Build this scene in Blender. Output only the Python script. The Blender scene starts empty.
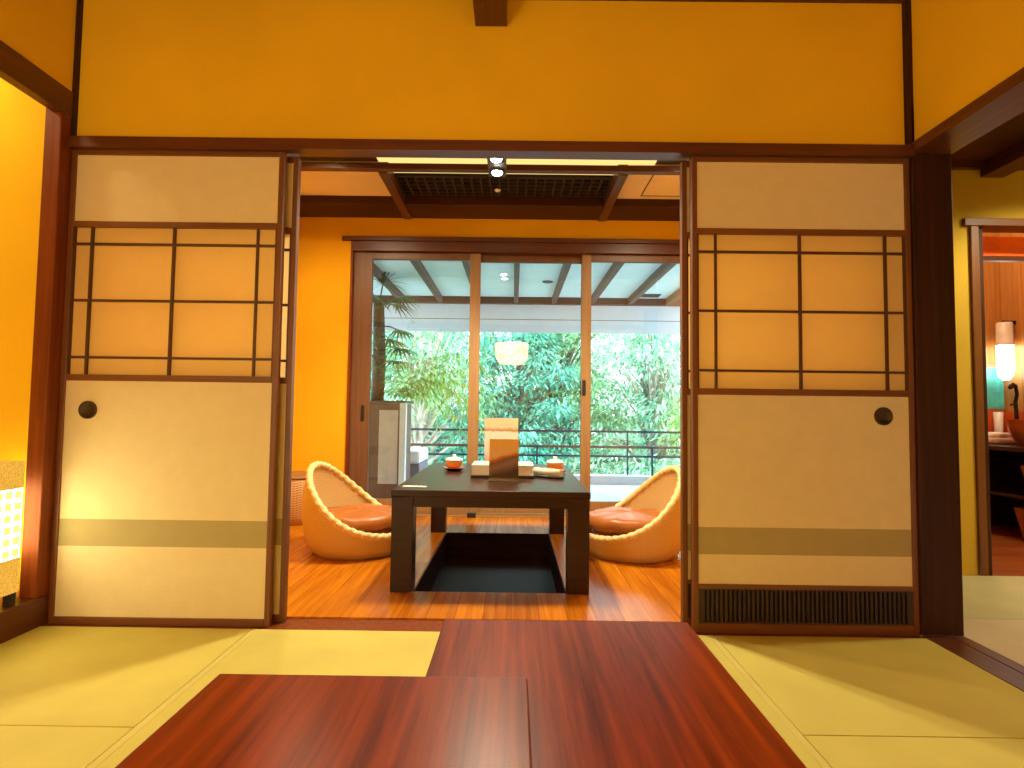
import bpy, bmesh, math, random
from math import sin, cos, pi, radians
from mathutils import Vector, Matrix

rnd = random.Random(7)
S = bpy.context.scene
C = S.collection

# ------------------------------------------------------------------ materials
MATS = {}

def newmat(name):
    m = bpy.data.materials.new(name)
    m.use_nodes = True
    nt = m.node_tree
    b = nt.nodes['Principled BSDF']
    return m, nt, b

def node(nt, kind, **kw):
    n = nt.nodes.new(kind)
    for k, v in kw.items():
        if k in n.inputs:
            n.inputs[k].default_value = v
        else:
            setattr(n, k, v)
    return n

def ramp(nt, stops, fac=None):
    r = nt.nodes.new('ShaderNodeValToRGB')
    e = r.color_ramp.elements
    while len(e) < len(stops):
        e.new(0.5)
    for el, (p, c) in zip(e, stops):
        el.position = p
        el.color = (c[0], c[1], c[2], 1)
    if fac is not None:
        nt.links.new(fac, r.inputs[0])
    return r

def coords(nt, scale, which='Object', rot=(0, 0, 0)):
    t = nt.nodes.new('ShaderNodeTexCoord')
    mp = nt.nodes.new('ShaderNodeMapping')
    mp.inputs['Scale'].default_value = scale
    mp.inputs['Rotation'].default_value = rot
    nt.links.new(t.outputs[which], mp.inputs[0])
    return mp.outputs[0]

def bump(nt, b, height, strength=0.2, dist=0.005):
    n = nt.nodes.new('ShaderNodeBump')
    n.inputs['Strength'].default_value = strength
    n.inputs['Distance'].default_value = dist
    nt.links.new(height, n.inputs['Height'])
    nt.links.new(n.outputs[0], b.inputs['Normal'])

def wood(name, dark, light, axis='Y', rough=0.4, scale=1.0, spec=0.5, coat=0.0, bmp=0.08):
    m, nt, b = newmat(name)
    s = {'X': (0.8, 22, 22), 'Y': (22, 0.8, 22), 'Z': (22, 22, 0.8)}[axis]
    co = coords(nt, tuple(k * scale for k in s))
    n = node(nt, 'ShaderNodeTexNoise', Scale=2.2, Detail=7.0, Roughness=0.62, Distortion=0.2)
    nt.links.new(co, n.inputs['Vector'])
    r = ramp(nt, [(0.28, dark), (0.72, light)], n.outputs[0])
    nt.links.new(r.outputs[0], b.inputs['Base Color'])
    b.inputs['Roughness'].default_value = rough
    b.inputs['Specular IOR Level'].default_value = spec
    b.inputs['Coat Weight'].default_value = coat
    b.inputs['Coat Roughness'].default_value = 0.12
    bump(nt, b, n.outputs[0], bmp, 0.003)
    return m

def planks(name, dark, light, width, rough=0.3, spec=0.2, gapc=(0.03, 0.01, 0.004), axis='Y', length=1.5):
    m, nt, b = newmat(name)
    co = coords(nt, (1, 1, 1), rot=(0, 0, pi / 2) if axis == 'Y' else (0, 0, 0))
    br = node(nt, 'ShaderNodeTexBrick')
    br.offset = 0.37
    br.inputs['Color1'].default_value = (0, 0, 0, 1)
    br.inputs['Color2'].default_value = (1, 1, 1, 1)
    br.inputs['Mortar'].default_value = (0.5, 0.5, 0.5, 1)
    br.inputs['Scale'].default_value = 1.0
    br.inputs['Mortar Size'].default_value = 0.0010
    br.inputs['Brick Width'].default_value = length
    br.inputs['Row Height'].default_value = width
    nt.links.new(co, br.inputs['Vector'])
    st = (16, 0.9, 16) if axis == 'Y' else (0.9, 16, 16)
    co2 = coords(nt, st)
    add = nt.nodes.new('ShaderNodeVectorMath'); add.operation = 'ADD'
    sc = nt.nodes.new('ShaderNodeVectorMath'); sc.operation = 'SCALE'; sc.inputs[3].default_value = 9.0
    nt.links.new(br.outputs['Color'], sc.inputs[0])
    nt.links.new(co2, add.inputs[0]); nt.links.new(sc.outputs[0], add.inputs[1])
    n = node(nt, 'ShaderNodeTexNoise', Scale=2.0, Detail=6.0, Roughness=0.6, Distortion=0.4)
    nt.links.new(add.outputs[0], n.inputs['Vector'])
    mx = nt.nodes.new('ShaderNodeMath'); mx.operation = 'MULTIPLY_ADD'
    mx.inputs[1].default_value = 0.28
    nt.links.new(br.outputs['Color'], mx.inputs[0]); nt.links.new(n.outputs[0], mx.inputs[2])
    r = ramp(nt, [(0.3, dark), (0.95, light)], mx.outputs[0])
    mix = nt.nodes.new('ShaderNodeMix'); mix.data_type = 'RGBA'
    nt.links.new(br.outputs['Fac'], mix.inputs[0])
    nt.links.new(r.outputs[0], mix.inputs[6])
    mix.inputs[7].default_value = (*gapc, 1)
    nt.links.new(mix.outputs[2], b.inputs['Base Color'])
    b.inputs['Roughness'].default_value = rough
    b.inputs['Specular IOR Level'].default_value = spec
    bump(nt, b, n.outputs[0], 0.05, 0.003)
    return m

def plain(name, col, rough=0.6, metal=0.0, var=0.12, nscale=8.0, bmp=0.0, spec=0.5):
    m, nt, b = newmat(name)
    co = coords(nt, (1, 1, 1))
    n = node(nt, 'ShaderNodeTexNoise', Scale=nscale, Detail=5.0, Roughness=0.6)
    nt.links.new(co, n.inputs['Vector'])
    lo = tuple(c * (1 - var) for c in col)
    hi = tuple(min(1, c * (1 + var)) for c in col)
    r = ramp(nt, [(0.3, lo), (0.7, hi)], n.outputs[0])
    nt.links.new(r.outputs[0], b.inputs['Base Color'])
    b.inputs['Roughness'].default_value = rough
    b.inputs['Metallic'].default_value = metal
    b.inputs['Specular IOR Level'].default_value = spec
    if bmp:
        bump(nt, b, n.outputs[0], bmp, 0.003)
    return m

def plaster(name, col):
    m, nt, b = newmat(name)
    co = coords(nt, (1, 1, 1))
    n1 = node(nt, 'ShaderNodeTexNoise', Scale=1.6, Detail=4.0)
    n2 = node(nt, 'ShaderNodeTexNoise', Scale=260.0, Detail=3.0)
    nt.links.new(co, n1.inputs['Vector']); nt.links.new(co, n2.inputs['Vector'])
    mx = nt.nodes.new('ShaderNodeMath'); mx.operation = 'MULTIPLY_ADD'; mx.inputs[1].default_value = 0.35
    nt.links.new(n2.outputs[0], mx.inputs[0]); nt.links.new(n1.outputs[0], mx.inputs[2])
    r = ramp(nt, [(0.4, tuple(c * 0.9 for c in col)), (0.95, tuple(min(1, c * 1.1) for c in col))], mx.outputs[0])
    nt.links.new(r.outputs[0], b.inputs['Base Color'])
    b.inputs['Roughness'].default_value = 0.92
    b.inputs['Specular IOR Level'].default_value = 0.15
    bump(nt, b, n2.outputs[0], 0.12, 0.002)
    return m

def paper(name, col, weave=420.0, trans=0.0):
    m, nt, b = newmat(name)
    co = coords(nt, (1, 1, 1))
    w1 = node(nt, 'ShaderNodeTexWave', Scale=weave / 20, Distortion=1.5, Detail=2.0)
    w1.bands_direction = 'Z'
    w2 = node(nt, 'ShaderNodeTexNoise', Scale=14.0, Detail=6.0, Roughness=0.65)
    nt.links.new(co, w1.inputs['Vector']); nt.links.new(co, w2.inputs['Vector'])
    mx = nt.nodes.new('ShaderNodeMath'); mx.operation = 'MULTIPLY_ADD'; mx.inputs[1].default_value = 0.06
    nt.links.new(w1.outputs['Fac'], mx.inputs[0]); nt.links.new(w2.outputs[0], mx.inputs[2])
    r = ramp(nt, [(0.3, tuple(c * 0.95 for c in col)), (0.8, tuple(min(1, c * 1.03) for c in col))], mx.outputs[0])
    nt.links.new(r.outputs[0], b.inputs['Base Color'])
    b.inputs['Roughness'].default_value = 0.9
    b.inputs['Specular IOR Level'].default_value = 0.1
    return m

def shoji(name, col):
    m = paper(name, col)
    nt = m.node_tree
    b = nt.nodes['Principled BSDF']
    t = nt.nodes.new('ShaderNodeBsdfTranslucent')
    t.inputs[0].default_value = (*col, 1)
    x = nt.nodes.new('ShaderNodeMixShader'); x.inputs[0].default_value = 0.45
    nt.links.new(b.outputs[0], x.inputs[1]); nt.links.new(t.outputs[0], x.inputs[2])
    nt.links.new(x.outputs[0], nt.nodes['Material Output'].inputs[0])
    return m

def tatami(name, col, axis='X'):
    m, nt, b = newmat(name)
    co = coords(nt, (1, 1, 1))
    w = node(nt, 'ShaderNodeTexWave', Scale=55.0, Distortion=0.4, Detail=1.0)
    w.bands_direction = axis
    nt.links.new(co, w.inputs['Vector'])
    n = node(nt, 'ShaderNodeTexNoise', Scale=5.0, Detail=6.0)
    nt.links.new(co, n.inputs['Vector'])
    mx = nt.nodes.new('ShaderNodeMath'); mx.operation = 'MULTIPLY_ADD'; mx.inputs[1].default_value = 0.3
    nt.links.new(w.outputs['Fac'], mx.inputs[0]); nt.links.new(n.outputs[0], mx.inputs[2])
    r = ramp(nt, [(0.3, tuple(c * 0.86 for c in col)), (1.0, tuple(min(1, c * 1.08) for c in col))], mx.outputs[0])
    nt.links.new(r.outputs[0], b.inputs['Base Color'])
    b.inputs['Roughness'].default_value = 0.7
    b.inputs['Specular IOR Level'].default_value = 0.25
    bump(nt, b, w.outputs['Fac'], 0.12, 0.002)
    return m

def rattan(name, dark, light, freq=110.0):
    m, nt, b = newmat(name)
    t = nt.nodes.new('ShaderNodeUVMap')
    w = node(nt, 'ShaderNodeTexWave', Scale=freq / 6.28, Distortion=0.0)
    w.bands_direction = 'X'
    sep = nt.nodes.new('ShaderNodeSeparateXYZ')
    nt.links.new(t.outputs[0], sep.inputs[0])
    # herringbone: skew the stripes back and forth with height
    tri = nt.nodes.new('ShaderNodeMath'); tri.operation = 'PINGPONG'; tri.inputs[1].default_value = 0.045
    nt.links.new(sep.outputs[1], tri.inputs[0])
    sk = nt.nodes.new('ShaderNodeMath'); sk.operation = 'MULTIPLY_ADD'; sk.inputs[1].default_value = 0.7
    nt.links.new(tri.outputs[0], sk.inputs[0]); nt.links.new(sep.outputs[0], sk.inputs[2])
    cb = nt.nodes.new('ShaderNodeCombineXYZ')
    nt.links.new(sk.outputs[0], cb.inputs[0])
    nt.links.new(cb.outputs[0], w.inputs['Vector'])
    w2 = node(nt, 'ShaderNodeTexWave', Scale=14.0, Distortion=0.6)
    w2.bands_direction = 'Y'
    nt.links.new(t.outputs[0], w2.inputs['Vector'])
    mx = nt.nodes.new('ShaderNodeMath'); mx.operation = 'MULTIPLY_ADD'; mx.inputs[1].default_value = 0.35
    nt.links.new(w2.outputs['Fac'], mx.inputs[0]); nt.links.new(w.outputs['Fac'], mx.inputs[2])
    r = ramp(nt, [(0.1, dark), (0.75, light)], mx.outputs[0])
    nt.links.new(r.outputs[0], b.inputs['Base Color'])
    b.inputs['Roughness'].default_value = 0.5
    bump(nt, b, mx.outputs[0], 0.3, 0.004)
    return m

def emit(name, col, strength, pattern=None):
    m = bpy.data.materials.new(name)
    m.use_nodes = True
    nt = m.node_tree
    nt.nodes.clear()
    o = nt.nodes.new('ShaderNodeOutputMaterial')
    e = nt.nodes.new('ShaderNodeEmission')
    e.inputs[0].default_value = (*col, 1)
    e.inputs[1].default_value = strength
    if pattern:
        co = coords(nt, pattern)
        n = node(nt, 'ShaderNodeTexNoise', Scale=6.0, Detail=6.0, Roughness=0.7)
        nt.links.new(co, n.inputs['Vector'])
        r = ramp(nt, [(0.35, tuple(c * 0.55 for c in col)), (0.65, col)], n.outputs[0])
        nt.links.new(r.outputs[0], e.inputs[0])
    nt.links.new(e.outputs[0], o.inputs[0])
    return m

def glass(name):
    m = bpy.data.materials.new(name)
    m.use_nodes = True
    nt = m.node_tree
    nt.nodes.clear()
    o = nt.nodes.new('ShaderNodeOutputMaterial')
    t = nt.nodes.new('ShaderNodeBsdfTransparent')
    t.inputs[0].default_value = (0.98, 1.0, 0.99, 1)
    g = nt.nodes.new('ShaderNodeBsdfGlossy')
    g.inputs['Roughness'].default_value = 0.0
    f = nt.nodes.new('ShaderNodeFresnel'); f.inputs[0].default_value = 1.62
    x = nt.nodes.new('ShaderNodeMixShader')
    nt.links.new(f.outputs[0], x.inputs[0])
    nt.links.new(t.outputs[0], x.inputs[1]); nt.links.new(g.outputs[0], x.inputs[2])
    nt.links.new(x.outputs[0], o.inputs[0])
    return m

def leafmat(name, cols, trans=0.4):
    m = bpy.data.materials.new(name)
    m.use_nodes = True
    nt = m.node_tree
    nt.nodes.clear()
    o = nt.nodes.new('ShaderNodeOutputMaterial')
    g = nt.nodes.new('ShaderNodeNewGeometry')
    st = [(i / (len(cols) - 1), c) for i, c in enumerate(cols)]
    r = ramp(nt, st, g.outputs['Random Per Island'])
    d = nt.nodes.new('ShaderNodeBsdfPrincipled'); d.inputs['Roughness'].default_value = 0.35
    tr = nt.nodes.new('ShaderNodeBsdfTranslucent')
    x = nt.nodes.new('ShaderNodeMixShader'); x.inputs[0].default_value = trans
    nt.links.new(r.outputs[0], d.inputs['Base Color']); nt.links.new(r.outputs[0], tr.inputs[0])
    nt.links.new(d.outputs[0], x.inputs[1]); nt.links.new(tr.outputs[0], x.inputs[2])
    nt.links.new(x.outputs[0], o.inputs[0])
    return m

WALL = plaster('yellow plaster', (0.86, 0.56, 0.022))
WALL_B = plaster('orange yellow plaster', (0.84, 0.45, 0.012))
CEILP = plaster('pale plaster', (0.90, 0.74, 0.52))
WD_DARK = wood('dark brown wood vertical', (0.018, 0.006, 0.003), (0.060, 0.016, 0.006), 'Z', 0.55, spec=0.25)
WD_DARKX = wood('dark brown wood cross', (0.065, 0.015, 0.005), (0.135, 0.036, 0.012), 'X', 0.36)
WD_DARKY = wood('dark brown wood along', (0.06, 0.016, 0.006), (0.15, 0.044, 0.017), 'Y', 0.36)
WD_SOFF = wood('dark soffit wood', (0.030, 0.007, 0.003), (0.065, 0.017, 0.006), 'X', 0.5, spec=0.3)
WD_POST = wood('red brown post wood', (0.12, 0.022, 0.003), (0.26, 0.058, 0.008), 'Z', 0.5, spec=0.25)
WD_FUS = wood('door frame wood', (0.12, 0.038, 0.009), (0.22, 0.075, 0.019), 'Z', 0.42)
WD_FUSX = wood('door frame wood cross', (0.12, 0.038, 0.009), (0.22, 0.075, 0.019), 'X', 0.42)
WD_LAT = wood('lattice wood', (0.055, 0.018, 0.007), (0.10, 0.032, 0.011), 'X', 0.45)
WD_GRILL = wood('grille wood', (0.020, 0.010, 0.007), (0.05, 0.024, 0.014), 'Z', 0.5)
WD_CEIL = planks('dark ceiling boards', (0.045, 0.014, 0.006), (0.12, 0.036, 0.014), 0.21, 0.5, axis='X', length=4.0)
WD_CEDAR = planks('cedar ceiling boards', (0.26, 0.14, 0.06), (0.38, 0.22, 0.10), 0.3, 0.6, axis='Y', length=4.0)
WD_ALC = wood('alcove board', (0.22, 0.075, 0.016), (0.40, 0.15, 0.035), 'Y', 0.3)
WD_WIN = wood('window frame brown', (0.12, 0.052, 0.026), (0.19, 0.085, 0.042), 'Z', 0.4)
WD_MULL = wood('window stile tan', (0.26, 0.145, 0.06), (0.36, 0.21, 0.09), 'Z', 0.42)
WD_TABLE = wood('near black table wood', (0.020, 0.005, 0.003), (0.046, 0.013, 0.007), 'X', 0.36, spec=0.32)
WD_RED = wood('red mahogany top', (0.09, 0.009, 0.0012), (0.34, 0.052, 0.005), 'Y', 0.30, coat=0.0, bmp=0.0, spec=0.10)
WD_REDLEG = wood('red mahogany leg', (0.09, 0.012, 0.003), (0.18, 0.03, 0.007), 'Z', 0.35)
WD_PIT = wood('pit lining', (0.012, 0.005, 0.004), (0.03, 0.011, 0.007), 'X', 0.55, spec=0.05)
FLOORW = planks('orange wood floor', (0.24, 0.05, 0.002), (0.66, 0.23, 0.010), 0.11, 0.27, gapc=(0.14, 0.03, 0.003))
FLOORWASH = planks('washroom floor', (0.20, 0.045, 0.010), (0.45, 0.13, 0.035), 0.11, 0.3, axis='X')
PAP = paper('cream door paper', (0.74, 0.63, 0.38))
PAPBAND = paper('grey band paper', (0.42, 0.35, 0.17))
PAPSH = shoji('lattice paper', (0.90, 0.68, 0.28))
TAT = tatami('pale tatami', (0.575, 0.505, 0.115), 'X')
TATH = tatami('tatami border', (0.60, 0.52, 0.14), 'Y')
TAT2 = tatami('green tatami', (0.52, 0.50, 0.28), 'X')
TAT3 = tatami('pinkish tatami', (0.60, 0.52, 0.36), 'X')
FLOORB = plain('subfloor', (0.1, 0.06, 0.03))
RAT = rattan('rattan weave', (0.56, 0.345, 0.115), (0.76, 0.52, 0.215))
RATRIM = plain('rattan rim', (0.82, 0.59, 0.25), 0.45, var=0.2, nscale=60)
BASK = rattan('basket weave', (0.30, 0.14, 0.04), (0.58, 0.33, 0.12), 40)
CUSH = plain('brown satin', (0.42, 0.13, 0.022), 0.38, var=0.18, nscale=5, bmp=0.3)
METAL_D = plain('dark bronze metal', (0.035, 0.028, 0.022), 0.4, 0.6)
BRONZE = plain('handle bronze', (0.055, 0.034, 0.02), 0.45, 0.5)
BLACK = plain('black', (0.01, 0.009, 0.009), 0.5)
GREY = plain('grey fixture', (0.09, 0.075, 0.07), 0.4, 0.3)
GLASS = glass('window glass')
PORC = plain('white porcelain', (0.92, 0.91, 0.89), 0.25, var=0.02)
WHITE = plain('white paint', (0.80, 0.82, 0.86), 0.6, var=0.04)
EAVE = plain('eave white', (0.84, 0.92, 0.95), 0.8, var=0.04)
FASC = plain('fascia white', (0.82, 0.84, 0.92), 0.7, var=0.03)
RAFT = wood('rafter wood', (0.11, 0.05, 0.035), (0.21, 0.11, 0.08), 'Y', 0.6)
RAFTX = wood('eave beam wood', (0.08, 0.03, 0.018), (0.15, 0.06, 0.038), 'X', 0.6)
DECK = planks('grey deck boards', (0.40, 0.43, 0.48), (0.58, 0.62, 0.68), 0.14, 0.6, gapc=(0.08, 0.1, 0.13), length=3)
KERB = plain('kerb stone', (0.55, 0.52, 0.56), 0.8)
RAILM = plain('railing paint', (0.025, 0.035, 0.085), 0.45)
RAILW = plain('railing brown', (0.10, 0.055, 0.045), 0.5)
BARK = plain('bark', (0.30, 0.24, 0.19), 0.9, var=0.35, nscale=12, bmp=0.5)
BARKP = plain('pale bark', (0.40, 0.33, 0.28), 0.9, var=0.3, nscale=10, bmp=0.4)
BARKD = plain('dark bark', (0.11, 0.085, 0.07), 0.9, var=0.35, nscale=12, bmp=0.5)
SOIL = plain('hillside', (0.06, 0.16, 0.08), 0.95, var=0.5, nscale=3)
LAMP_PAPER = emit('lamp paper', (1.0, 0.84, 0.42), 19.0)
LAMP_BAND = emit('lamp band paper', (1.0, 0.50, 0.06), 1.15, (8, 30, 30))
LAMP_GRID = plain('lamp lattice', (0.72, 0.52, 0.22), 0.6)
PEND = emit('pendant paper', (1.0, 0.50, 0.13), 31.0)
BULB = emit('spot bulb', (1.0, 0.94, 0.85), 60.0)
COVE = emit('cove strip', (1.0, 0.70, 0.22), 1.25)
DOWN = emit('downlight lens', (1.0, 0.85, 0.6), 14.0)
WASHL = emit('wall lamp glow', (1.0, 0.93, 0.84), 9.0)
GREYTUBE = plain('frosted tube', (0.75, 0.68, 0.60), 0.4)

# ------------------------------------------------------------------ helpers
def tag(o, label=None, cat=None, group=None, kind=None):
    if label: o['label'] = label
    if cat: o['category'] = cat
    if group: o['group'] = group
    if kind: o['kind'] = kind
    return o

def thing(name, label, cat, loc=(0, 0, 0), rz=0.0, group=None, kind=None):
    o = bpy.data.objects.new(name, None)
    C.objects.link(o)
    o.empty_display_size = 0.1
    o.location = loc
    o.rotation_euler = (0, 0, rz)
    return tag(o, label, cat, group, kind)

def link(name, bm, mat, parent=None, smooth=False, bevel=0.0, segs=2):
    me = bpy.data.meshes.new(name)
    bmesh.ops.recalc_face_normals(bm, faces=bm.faces[:])
    bm.to_mesh(me)
    bm.free()
    if mat: me.materials.append(mat)
    if smooth:
        for p in me.polygons: p.use_smooth = True
    o = bpy.data.objects.new(name, me)
    C.objects.link(o)
    if parent: o.parent = parent
    if bevel:
        b = o.modifiers.new('edge', 'BEVEL')
        b.width = bevel; b.segments = segs; b.limit_method = 'ANGLE'
    return o

def box(bm, x0, x1, y0, y1, z0, z1):
    v = [bm.verts.new(p) for p in ((x0, y0, z0), (x1, y0, z0), (x1, y1, z0), (x0, y1, z0),
                                   (x0, y0, z1), (x1, y0, z1), (x1, y1, z1), (x0, y1, z1))]
    for f in ((0, 3, 2, 1), (4, 5, 6, 7), (0, 1, 5, 4), (1, 2, 6, 5), (2, 3, 7, 6), (3, 0, 4, 7)):
        bm.faces.new([v[i] for i in f])
    return bm

def boxes(*bs):
    bm = bmesh.new()
    for b in bs: box(bm, *b)
    return bm

def sheet(x0, x1, y, z0, z1):
    bm = bmesh.new()
    bm.faces.new([bm.verts.new(p) for p in ((x0, y, z0), (x1, y, z0), (x1, y, z1), (x0, y, z1))])
    return bm

def lathe(bm, prof, n=40, cx=0, cy=0, cap=True):
    rings = []
    for r, z in prof:
        rings.append([bm.verts.new((cx + r * cos(2 * pi * i / n), cy + r * sin(2 * pi * i / n), z)) for i in range(n)])
    for a, b in zip(rings, rings[1:]):
        for i in range(n):
            bm.faces.new((a[i], a[(i + 1) % n], b[(i + 1) % n], b[i]))
    if cap:
        bm.faces.new(rings[0][::-1]); bm.faces.new(rings[-1])
    return bm

def tube(bm, pts, rads, n=8, cap=True):
    pts = [Vector(p) for p in pts]
    if not isinstance(rads, (list, tuple)): rads = [rads] * len(pts)
    rings = []
    up = Vector((0.13, 0.31, 0.94))
    for i, p in enumerate(pts):
        t = (pts[min(i + 1, len(pts) - 1)] - pts[max(i - 1, 0)]).normalized()
        a = t.cross(up)
        if a.length < 1e-3: a = t.cross(Vector((1, 0, 0)))
        a.normalize()
        b = t.cross(a)
        rings.append([bm.verts.new(p + rads[i] * (a * cos(2 * pi * k / n) + b * sin(2 * pi * k / n))) for k in range(n)])
    for q, r in zip(rings, rings[1:]):
        for k in range(n):
            bm.faces.new((q[k], q[(k + 1) % n], r[(k + 1) % n], r[k]))
    if cap:
        bm.faces.new(rings[0][::-1]); bm.faces.new(rings[-1])
    return bm

def struct(name, bm, mat, label=None, cat=None, bevel=0.0):
    o = link(name, bm, mat, None, bevel=bevel)
    return tag(o, label, cat, None, 'structure')

def copy_tree(o, parent=None):
    c = o.copy()
    C.objects.link(c)
    c.parent = parent
    for ch in list(o.children): copy_tree(ch, c)
    return c

# ------------------------------------------------------------------ room shell
L, R_, D = -1.715, 1.505, 2.105       # left plane, right plane, sliding door plane
CZ = 2.45
struct('floor', boxes((-1.80, 1.655, -4.2, 2.075, -0.2, -0.03), (1.655, 3.45, -0.4, 2.90, -0.2, -0.03)), FLOORB,
       'base floor under the tatami mats', 'floor')
PX0, PX1, PY0, PY1 = -0.435, 0.245, 2.52, 3.735   # foot well opening
struct('floor_backroom', boxes((-1.75, PX0, 2.2, 4.28, -0.2, 0), (PX1, 1.65, 2.2, 4.28, -0.2, 0),
       (PX0, PX1, 2.2, PY0, -0.2, 0), (PX0, PX1, PY1, 4.28, -0.2, 0)), FLOORW,
       'glossy orange wood floor of the back room', 'floor')
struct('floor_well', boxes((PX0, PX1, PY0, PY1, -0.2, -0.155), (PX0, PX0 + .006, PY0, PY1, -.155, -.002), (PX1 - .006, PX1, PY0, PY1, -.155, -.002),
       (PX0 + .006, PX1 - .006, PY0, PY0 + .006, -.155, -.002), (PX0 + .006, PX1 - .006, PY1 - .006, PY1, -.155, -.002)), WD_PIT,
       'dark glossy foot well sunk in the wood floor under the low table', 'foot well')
struct('ceiling', boxes((-1.82, 1.66, -4.2, 2.2, CZ, CZ + 0.1)), WD_CEDAR, 'cedar board ceiling of the tatami room', 'ceiling')
struct('wall_back', boxes((-1.80, 1.66, D + 0.01, D + 0.09, 1.827, CZ)), WALL,
       'yellow plaster wall above the sliding paper doors', 'wall')
struct('wall_left', boxes((-1.75, L, -4.2, 2.115, 2.006, CZ), (-1.80, L, -4.2, -0.2, -0.03, 2.006)), WALL,
       'yellow plaster wall above the alcove beam', 'wall')
struct('wall_right', boxes((R_ + 0.012, 1.62, -4.2, 2.115, 1.842, CZ), (R_ + 0.012, 1.62, -4.2, -0.4, 0, 1.80)), WALL,
       'yellow plaster wall above the right hand opening', 'wall')
struct('wall_front', boxes((-1.82, 1.66, -4.3, -4.2, -0.03, CZ)), WALL, 'yellow plaster wall behind the viewer', 'wall')
struct('trim_ceiling', boxes((L, R_, D - 0.02, D + 0.01, 2.409, CZ)), WD_DARKX, 'thin dark wood moulding along the ceiling edge', 'moulding')
struct('trim_corner_left', boxes((L - 0.012, L + 0.010, D - 0.012, D + 0.01, 1.827, CZ)), WD_DARK, 'thin dark corner strip above the left post', 'moulding')
struct('trim_corner_right', boxes((R_ - 0.010, R_ + 0.013, D - 0.012, D + 0.01, 1.827, CZ)), WD_DARK, 'thin dark corner strip above the right post', 'moulding')
struct('trim_door_head', boxes((L, R_, D - 0.03, D + 0.06, 1.797, 1.827), (L, R_, D - 0.03, D - 0.005, 1.786, 1.797)),
       WD_DARKX, 'dark wood head rail the paper doors slide under', 'head rail')
struct('trim_door_sill', boxes((L, R_, D - 0.03, 2.2, -0.2, -0.007)), WD_POST, 'wood sill the paper doors slide on', 'sill')
struct('pillar_right', boxes((R_, 1.657, D - 0.012, 2.25, 0, 2.0)), WD_DARK, 'wide dark wood post at the right of the paper doors', 'post', bevel=0.004)
struct('pillar_left', boxes((-1.777, L + 0.002, 2.05, 2.15, 0.105, 2.006)), WD_POST, 'red brown wood post beside the glowing alcove lamp', 'post', bevel=0.004)
struct('beam_alcove', boxes((-1.750, L + .006, -0.2, 2.10, 1.906, 2.006)), WD_DARKY, 'dark wood beam over the alcove opening', 'beam', bevel=0.003)
struct('beam_opening', boxes((R_ - 0.004, 1.657, -0.4, 2.093, 1.80, 1.842)), WD_DARKY, 'dark wood beam over the right hand opening', 'beam', bevel=0.003)
struct('beam_ceiling', boxes((-0.168, -0.044, -4.2, D + 0.01, 2.30, CZ)), WD_DARKY, 'dark beam running along the middle of the ceiling', 'beam', bevel=0.003)
struct('trim_opening_sill', boxes((R_, 1.60, -0.4, 2.093, -0.2, 0.001), (1.607, 1.655, -0.4, 2.093, -0.2, 0.001)), WD_DARKY, 'dark wood threshold in front of the side room', 'sill')
# alcove
struct('floor_alcove', boxes((-2.45, -1.80, -0.2, 2.12, 0.05, 0.105)), WD_ALC, 'raised orange wood board of the alcove', 'alcove floor')
struct('trim_alcove_kerb', boxes((-1.80, L, -0.2, 2.15, -0.2, 0.105)), WD_DARKY, 'dark wood kerb along the raised alcove', 'kerb', bevel=0.004)
struct('wall_alcove', boxes((-2.5, -1.80, 2.12, 2.2, 0, CZ), (-2.5, -2.45, -0.2, 2.12, 0, CZ), (-2.5, -1.80, -0.28, -0.2, 0, CZ), (-2.5, -1.80, -0.2, 2.12, 2.35, CZ)), WALL,
       'yellow plaster wall inside the alcove', 'wall')

# tatami mats (each rests on the floor base)
def mat_(x0, x1, y0, y1, label, m=TAT, borders=True):
    t = thing('tatami_mat', label, 'tatami mat', ((x0 + x1) / 2, (y0 + y1) / 2, -0.03), group='tatami mats on the floor')
    hx, hy = (x1 - x0) / 2, (y1 - y0) / 2
    g = 0.0015
    if borders:
        w = 0.022
        link('surface', boxes((-hx + w, hx - w, -hy + g, hy - g, 0, 0.03)), m, t, bevel=0.002)
        for s in (-1, 1):
            a, b_ = sorted((s * (hx - g), s * (hx - w)))
            link('border', boxes((a, b_, -hy + g, hy - g, 0, 0.0305)), TATH, t, bevel=0.002)
    else:
        link('surface', boxes((-hx + g, hx - g, -hy + g, hy - g, 0, 0.03)), m, t, bevel=0.002)
XL, XR = -0.94, 0.735
mat_(XL, XR, 1.25, D - 0.03, 'pale tatami mat in front of the door gap under the red tables')
mat_(L, XL, 1.44, D - 0.03, 'pale tatami mat in front of the left paper doors', borders=False)
mat_(L, XL, -0.2, 1.44, 'pale tatami mat along the alcove nearest the viewer', borders=False)
mat_(XR, R_, 1.447, D - 0.03, 'olive tatami mat in front of the vented right paper door', borders=False)
mat_(XR, R_, -0.2, 1.447, 'tatami mat nearest the viewer right of the red tables', borders=False)
mat_(XL, XR, 0.42, 1.25, 'tatami mat under the two red tables')
mat_(1.657, 3.44, 2.275, 2.89, 'greenish tatami mat in the side room by the washroom door', TAT2, False)
mat_(1.657, 3.44, 0.5, 2.275, 'pinkish tatami mat in the side room beside the dark threshold', TAT3, False)

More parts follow.
